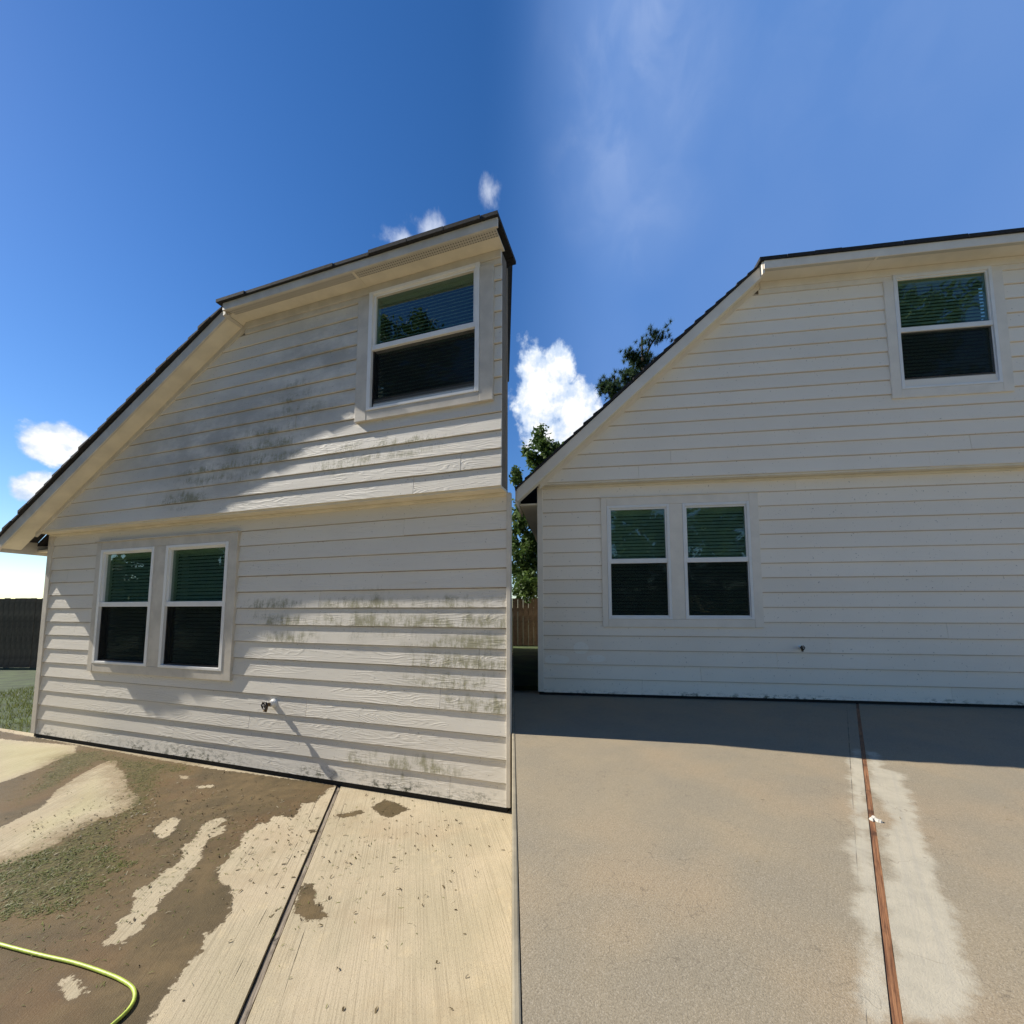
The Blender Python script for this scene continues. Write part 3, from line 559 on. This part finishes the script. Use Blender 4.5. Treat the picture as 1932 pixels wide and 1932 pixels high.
o=wbox(MB(),.0,.022,-10,9,-.2,zt+.002).build('retaining_wall',M['retaining'],bevel=.006); tag(o,'low thin concrete retaining wall between the stained and the washed driveway','wall')
tag(mesh('lawn_ground',[(-1500,-1500,-.04),(1500,-1500,-.04),(1500,1500,-.04),(-1500,1500,-.04)],[(0,1,2,3)],M['lawn']),kind='structure')

# ---------------------------------------------------------------- clippings, bits, hose
def blades(name,H,z,spots,mat,label,ln=(.012,.04),wd=.0016,seed=1,up=.5):
    rr=random.Random(seed); vs=[];fs=[]
    for (cx,cy,rx,ry,n,ang) in spots:
        if isinstance(cx,str):
            pg=np.array(GL[cx]); lo=pg.min(0)-.06; hi=pg.max(0)+.06; c_=np.random.RandomState(seed).uniform(lo,hi,(n*8,2)); sdv=sdist(c_,pg)
            nz=np.array([noise.noise(Vector((q[0]*9,q[1]*9,1))) +.6*noise.noise(Vector((q[0]*28,q[1]*28,4))) for q in c_])
            pts=c_[(sdv+nz*.10>-.01)&(nz>-.12)][:n]
        else:
            ca,sa=math.cos(ang),math.sin(ang); pts=[]
            for _ in range(n):
                t=rr.gauss(0,.5); s_=rr.gauss(0,.5); pts.append((cx+t*rx*ca-s_*ry*sa,cy+t*rx*sa+s_*ry*ca))
        for x,y in pts:
            x=float(x); y=float(y)
            if y<.01: y=abs(y)+.01
            a=rr.uniform(0,2*math.pi); l=rr.uniform(*ln); k=rr.uniform(-.5,.5); w=wd*rr.uniform(.6,1.4); h0=rr.uniform(0.0005,.004*up+.001); h1=h0+rr.uniform(-.0,.012)*up
            d=Vector((math.cos(a),math.sin(a),0)); e=Vector((math.cos(a+k),math.sin(a+k),0)); p=Vector((x,-y,z+h0)); q=p+d*l*.5+Vector((0,0,(h1-h0))); r=q+e*l*.5-Vector((0,0,(h1-h0)*.6)); nn=Vector((-d.y,d.x,0))*w
            b=len(vs); vs+=[p-nn,p+nn,q+nn,q-nn,r]; fs+=[(b,b+1,b+2,b+3),(b+3,b+2,b+4)]
    o=mesh(name,vs,fs,mat); o.location=H.loc; o.rotation_euler=(0,0,H.rz); return tag(o,label,None,None,'stuff')
c1=np.mean(np.array(GL['algae2']),0)
def gp(k): return tuple(np.mean(np.array(GL[k]),0))
a2=GP['a']; a3=GP['b']; a4=GP['c']
o=blades('grass_clippings',HL,zL,[('algae2',0,0,0,2300,0),('algae1',0,0,0,1700,0),(a2[0],a2[1],1.0,.5,900,.3),(a4[0],a4[1],.5,.2,200,.4)]+[(3.2,.9,1.2,.7,480,0),(4.2,.9,1.0,.6,60,.6)],M['clipping'],'wet green grass clippings strewn over the stained slab',(.010,.034),.0013,2); o['category']='clippings'
o=blades('dry_debris',HL,zL,[(3.0,.8,1.3,.8,380,0),(4.4,.7,1.1,.9,150,.6),(a3[0],a3[1],.5,.4,160,0)],M['dry_bit'],'small brown leaf bits scattered on the stained driveway',(.007,.034),.0030,3,.8); o['category']='debris'
o=blades('straw_bits',HL,zL,[(3.1,.9,1.2,.7,110,0),(a2[0],a2[1],.5,.3,70,0),(4.3,.8,.8,.6,30,.6)],M['straw'],'pale dry grass stalks lying among the clippings','straw' and (.015,.05),.001,5,.8); o['category']='straw'
o=blades('leaf_bits',HR,zR,[(.6,1.6,2.2,1.4,90,0)],M['dry_bit'],'few tiny brown leaf bits on the washed concrete',(.008,.03),.0012,6,.5); o['category']='debris'
hp=[(1.6,2.05),(2.1,1.965),(2.6,1.90),(3.0,1.858),(3.254,1.832),(3.447,1.814),(3.62,1.799),(3.78,1.79),(3.92,1.785),(4.02,1.80),(4.085,1.85),(4.11,1.93),(4.115,2.1),(4.13,2.5)]
rr=.0068
def catmull(p,k=8):
    o=[]
    for i in range(len(p)-1):
        a,b_,c,d=p[max(i-1,0)],p[i],p[i+1],p[min(i+2,len(p)-1)]
        for j in range(k):
            t=j/k; o.append(tuple(.5*((2*b_[q])+(-a[q]+c[q])*t+(2*a[q]-5*b_[q]+4*c[q]-d[q])*t*t+(-a[q]+3*b_[q]-3*c[q]+d[q])*t**3) for q in (0,1)))
    return o+[p[-1]]
hp=catmull([(u+.002*math.sin(i*2.1),w+.003*math.sin(i*1.7)) for i,(u,w) in enumerate(hp)])
vs,fs=tube([(u,-w,zL+rr+.001) for u,w in hp],rr,12); o=mesh('garden_hose',vs,fs,M['hose'],smooth=True); o.location=HL.loc; o.rotation_euler=(0,0,HL.rz); tag(o,'bright yellow-green garden hose lying across the corner of the wet slab','hose')
m=MB(); rr_=random.Random(9)
for i in range(5):
    c=Vector((.97+rr_.uniform(-.01,.02),-2.455+rr_.uniform(-.02,.02),zR+.006)); vs=[c+Vector((math.cos(t)*.011*rr_.uniform(.7,1.2),math.sin(t)*.013*rr_.uniform(.7,1.2),-.007)) for t in [k*1.05 for k in range(6)]]; vs2=[c+(v-c)*.55+Vector((0,0,.010*rr_.uniform(.5,1))) for v in vs]; m.prism(vs,vs2)
o=m.build('mortar_crumb',M['chip']); o.location=HR.loc; o.rotation_euler=(0,0,HR.rz); tag(o,'small white mortar crumb sitting at the edge of the brown joint','rubble')

# ---------------------------------------------------------------- fence and trees
rg=random.Random(12); vs=[];fs=[]
for _ in range(16000):
    x=rg.uniform(-9.6,-5.4); y=rg.uniform(3.6,9.5)
    if x>-6.1 and y<5.6: continue
    a=rg.uniform(0,6.28); hh=rg.uniform(.03,.085); w=.004; dx,dy=math.cos(a)*w,math.sin(a)*w; lx,ly=rg.gauss(0,.02),rg.gauss(0,.02); k=len(vs)
    vs+=[(x-dx,y-dy,-.04),(x+dx,y+dy,-.04),(x+lx,y+ly,-.04+hh)]; fs.append((k,k+1,k+2))
tag(mesh('lawn_grass',vs,fs,M['clipping']),'mown green grass beyond the corner of the nearer house','grass',None,'stuff')
fe=empty('wood_fence',(-16,11,-.04)); tag(fe,'brown board fence standing far behind the left house and between the two houses','fence')
me=None; rf=random.Random(2)
for i in range(124):
    x=i*.143
    if me is None:
        ob=wbox(MB(),0,.138,0,.02,0,1.85).build('fence_board',M['wood_fence'],fe); me=ob.data
    else: ob=bpy.data.objects.new('fence_board',me); col.objects.link(ob); ob.parent=fe
    ob.location=(x,rf.uniform(-.004,.004),rf.uniform(-.01,.01))
for z in (.3,1.5): wbox(MB(),0,17.7,.022,.06,z,z+.09).build('fence_rail',M['wood_fence'],fe)

def crown_mesh(seed,clusters,per,size,elong=1.0,sub=6):
    rr=random.Random(seed); vs=[];fs=[]
    for (cx,cy,cz,r) in clusters:
        subs=[Vector((rr.gauss(0,1),rr.gauss(0,1),rr.gauss(0,.8))).normalized()*r*rr.uniform(.35,1) for _ in range(sub)]
        for _ in range(per):
            sc=rr.choice(subs); d=Vector((rr.gauss(0,1),rr.gauss(0,1),rr.gauss(0,1)))*r*.20
            p=Vector((cx,cy,cz))+sc+d; n=Vector((rr.gauss(0,1),rr.gauss(0,1),rr.gauss(0,1)+.6)).normalized(); a=n.orthogonal().normalized(); b=n.cross(a); s_=size*rr.uniform(.6,1.3); q=rr.uniform(0,6.28); a2_=a*math.cos(q)+b*math.sin(q); b2=n.cross(a2_)
            k=len(vs); vs+=[p-a2_*s_*elong,p-b2*s_*.45,p+a2_*s_*elong,p+b2*s_*.45]; fs.append((k,k+1,k+2,k+3))
    return vs,fs
def tree(name,loc,h,cr,label,seed,mat,size,per,ncl,elong=1.0,group=None,crown_lo=.35):
    rr=random.Random(seed); t=empty(name,loc); tag(t,label,'tree',group)
    cl=[]
    for _ in range(ncl):
        z=rr.uniform(crown_lo,1)*h; f=math.sin(min(1,max(.12,(1.05-z/h)/(1-crown_lo)))*math.pi*.5+.2); a=rr.uniform(0,6.28); r=cr*f*rr.uniform(.2,.95); cl.append((math.cos(a)*r,math.sin(a)*r,z,cr*rr.uniform(.22,.36)))
    vs,fs=crown_mesh(seed,cl,per,size,elong); 
    mesh('crown',vs,fs,mat,t)
    m=MB(); m.add(*tube([(0,0,0),(.05,.02,h*.4),(-.03,.03,h*.75),(0,0,h*.97)],[h*.022,h*.017,h*.010,h*.003],8))
    for c in cl[::2]: m.add(*tube([(0,0,max(c[2]-cr*.5,h*.25)),(c[0]*.5,c[1]*.5,c[2]-cr*.15),(c[0],c[1],c[2])],[h*.006,h*.004,h*.0015],5))
    m.build('trunk',M['bark'],t); return t
# pines behind the washed house
def pine(loc,h,label,seed,tips):
    t=empty('pine_tree',loc); tag(t,label,'tree'); rr=random.Random(seed); vs=[];fs=[]; m=MB()
    m.add(*tube([(0,0,0),(.06,.05,h*.5),(0,0,h)],[.22,.15,.03],8))
    for (x,y,z,r) in tips:
        m.add(*tube([(0,0,max(z-.6,1)),(x*.6,y*.6,z-.15),(x,y,z)],[.05,.035,.012],5))
        for _ in range(int(48*r/.4)):
            c=Vector((x,y,z))+Vector((rr.gauss(0,.5),rr.gauss(0,.5),rr.gauss(0,.32)))*r
            for _ in range(38):
                d=Vector((rr.gauss(0,1),rr.gauss(0,1),rr.gauss(.35,.8))).normalized(); l=rr.uniform(.10,.19); n=d.orthogonal().normalized()*.014; k=len(vs)
                vs+=[c-n,c+n,c+d*l]; fs.append((k,k+1,k+2))
    mesh('crown',vs,fs,M['needle'],t); m.build('trunk',M['bark'],t)
pine((4.71,14.0,-.04),11.33,'taller pine rising above the roof slope of the washed house',31,[(0.32, -0.59, 11.03, 0.45), (-0.12, 0.56, 10.889999999999999, 0.4), (0.54, 0.42, 10.69, 0.4), (-0.38, -0.39, 10.489999999999998, 0.4), (0.06, -0.01, 10.329999999999998, 0.5), (-0.43, -0.08, 10.03, 0.35), (0.43, 0.24, 10.03, 0.5), (-0.15, 0.46, 9.729999999999999, 0.5), (-0.73, -0.65, 9.43, 0.4), (0.7, -0.75, 9.53, 0.5)])
pine((3.43,13.0,-.04),9.34,'shorter pine showing just over the roof beside the white cloud',32,[(-0.2, 0.34, 9.239999999999998, 0.28), (-0.35, -0.07, 8.87, 0.25), (0.06, 0.26, 8.989999999999998, 0.3), (-0.18, -0.5, 8.59, 0.35), (0.26, -0.05, 8.409999999999998, 0.35)])
tree('leafy_tree',(0.9,12.0,-.04),6.53,1.35,'leafy tree top between the two houses beyond the fence',33,M['leaf'],.075,520,60,crown_lo=.12)
rfl=[(-15,.4,9.5,3.0),(-18.5,1.2,11,3.2),(-15.5,-3.4,10,3.0),(-12.5,-6.6,14.5,3.3),(-4,-17,8.5,3.2),(2.2,-18.0,9,3.4),(6.5,-17,9,3.4),(10.8,-11,18,4.0)]
for i,(x,y,h,c) in enumerate(rfl):
    tree('shade_tree',(x,y,-.04),h,c,'leafy tree across the yard, seen only as a reflection in the window panes',20+i,M['leaf'],.13,340,60,crown_lo=.08,group='trees reflected in the windows')
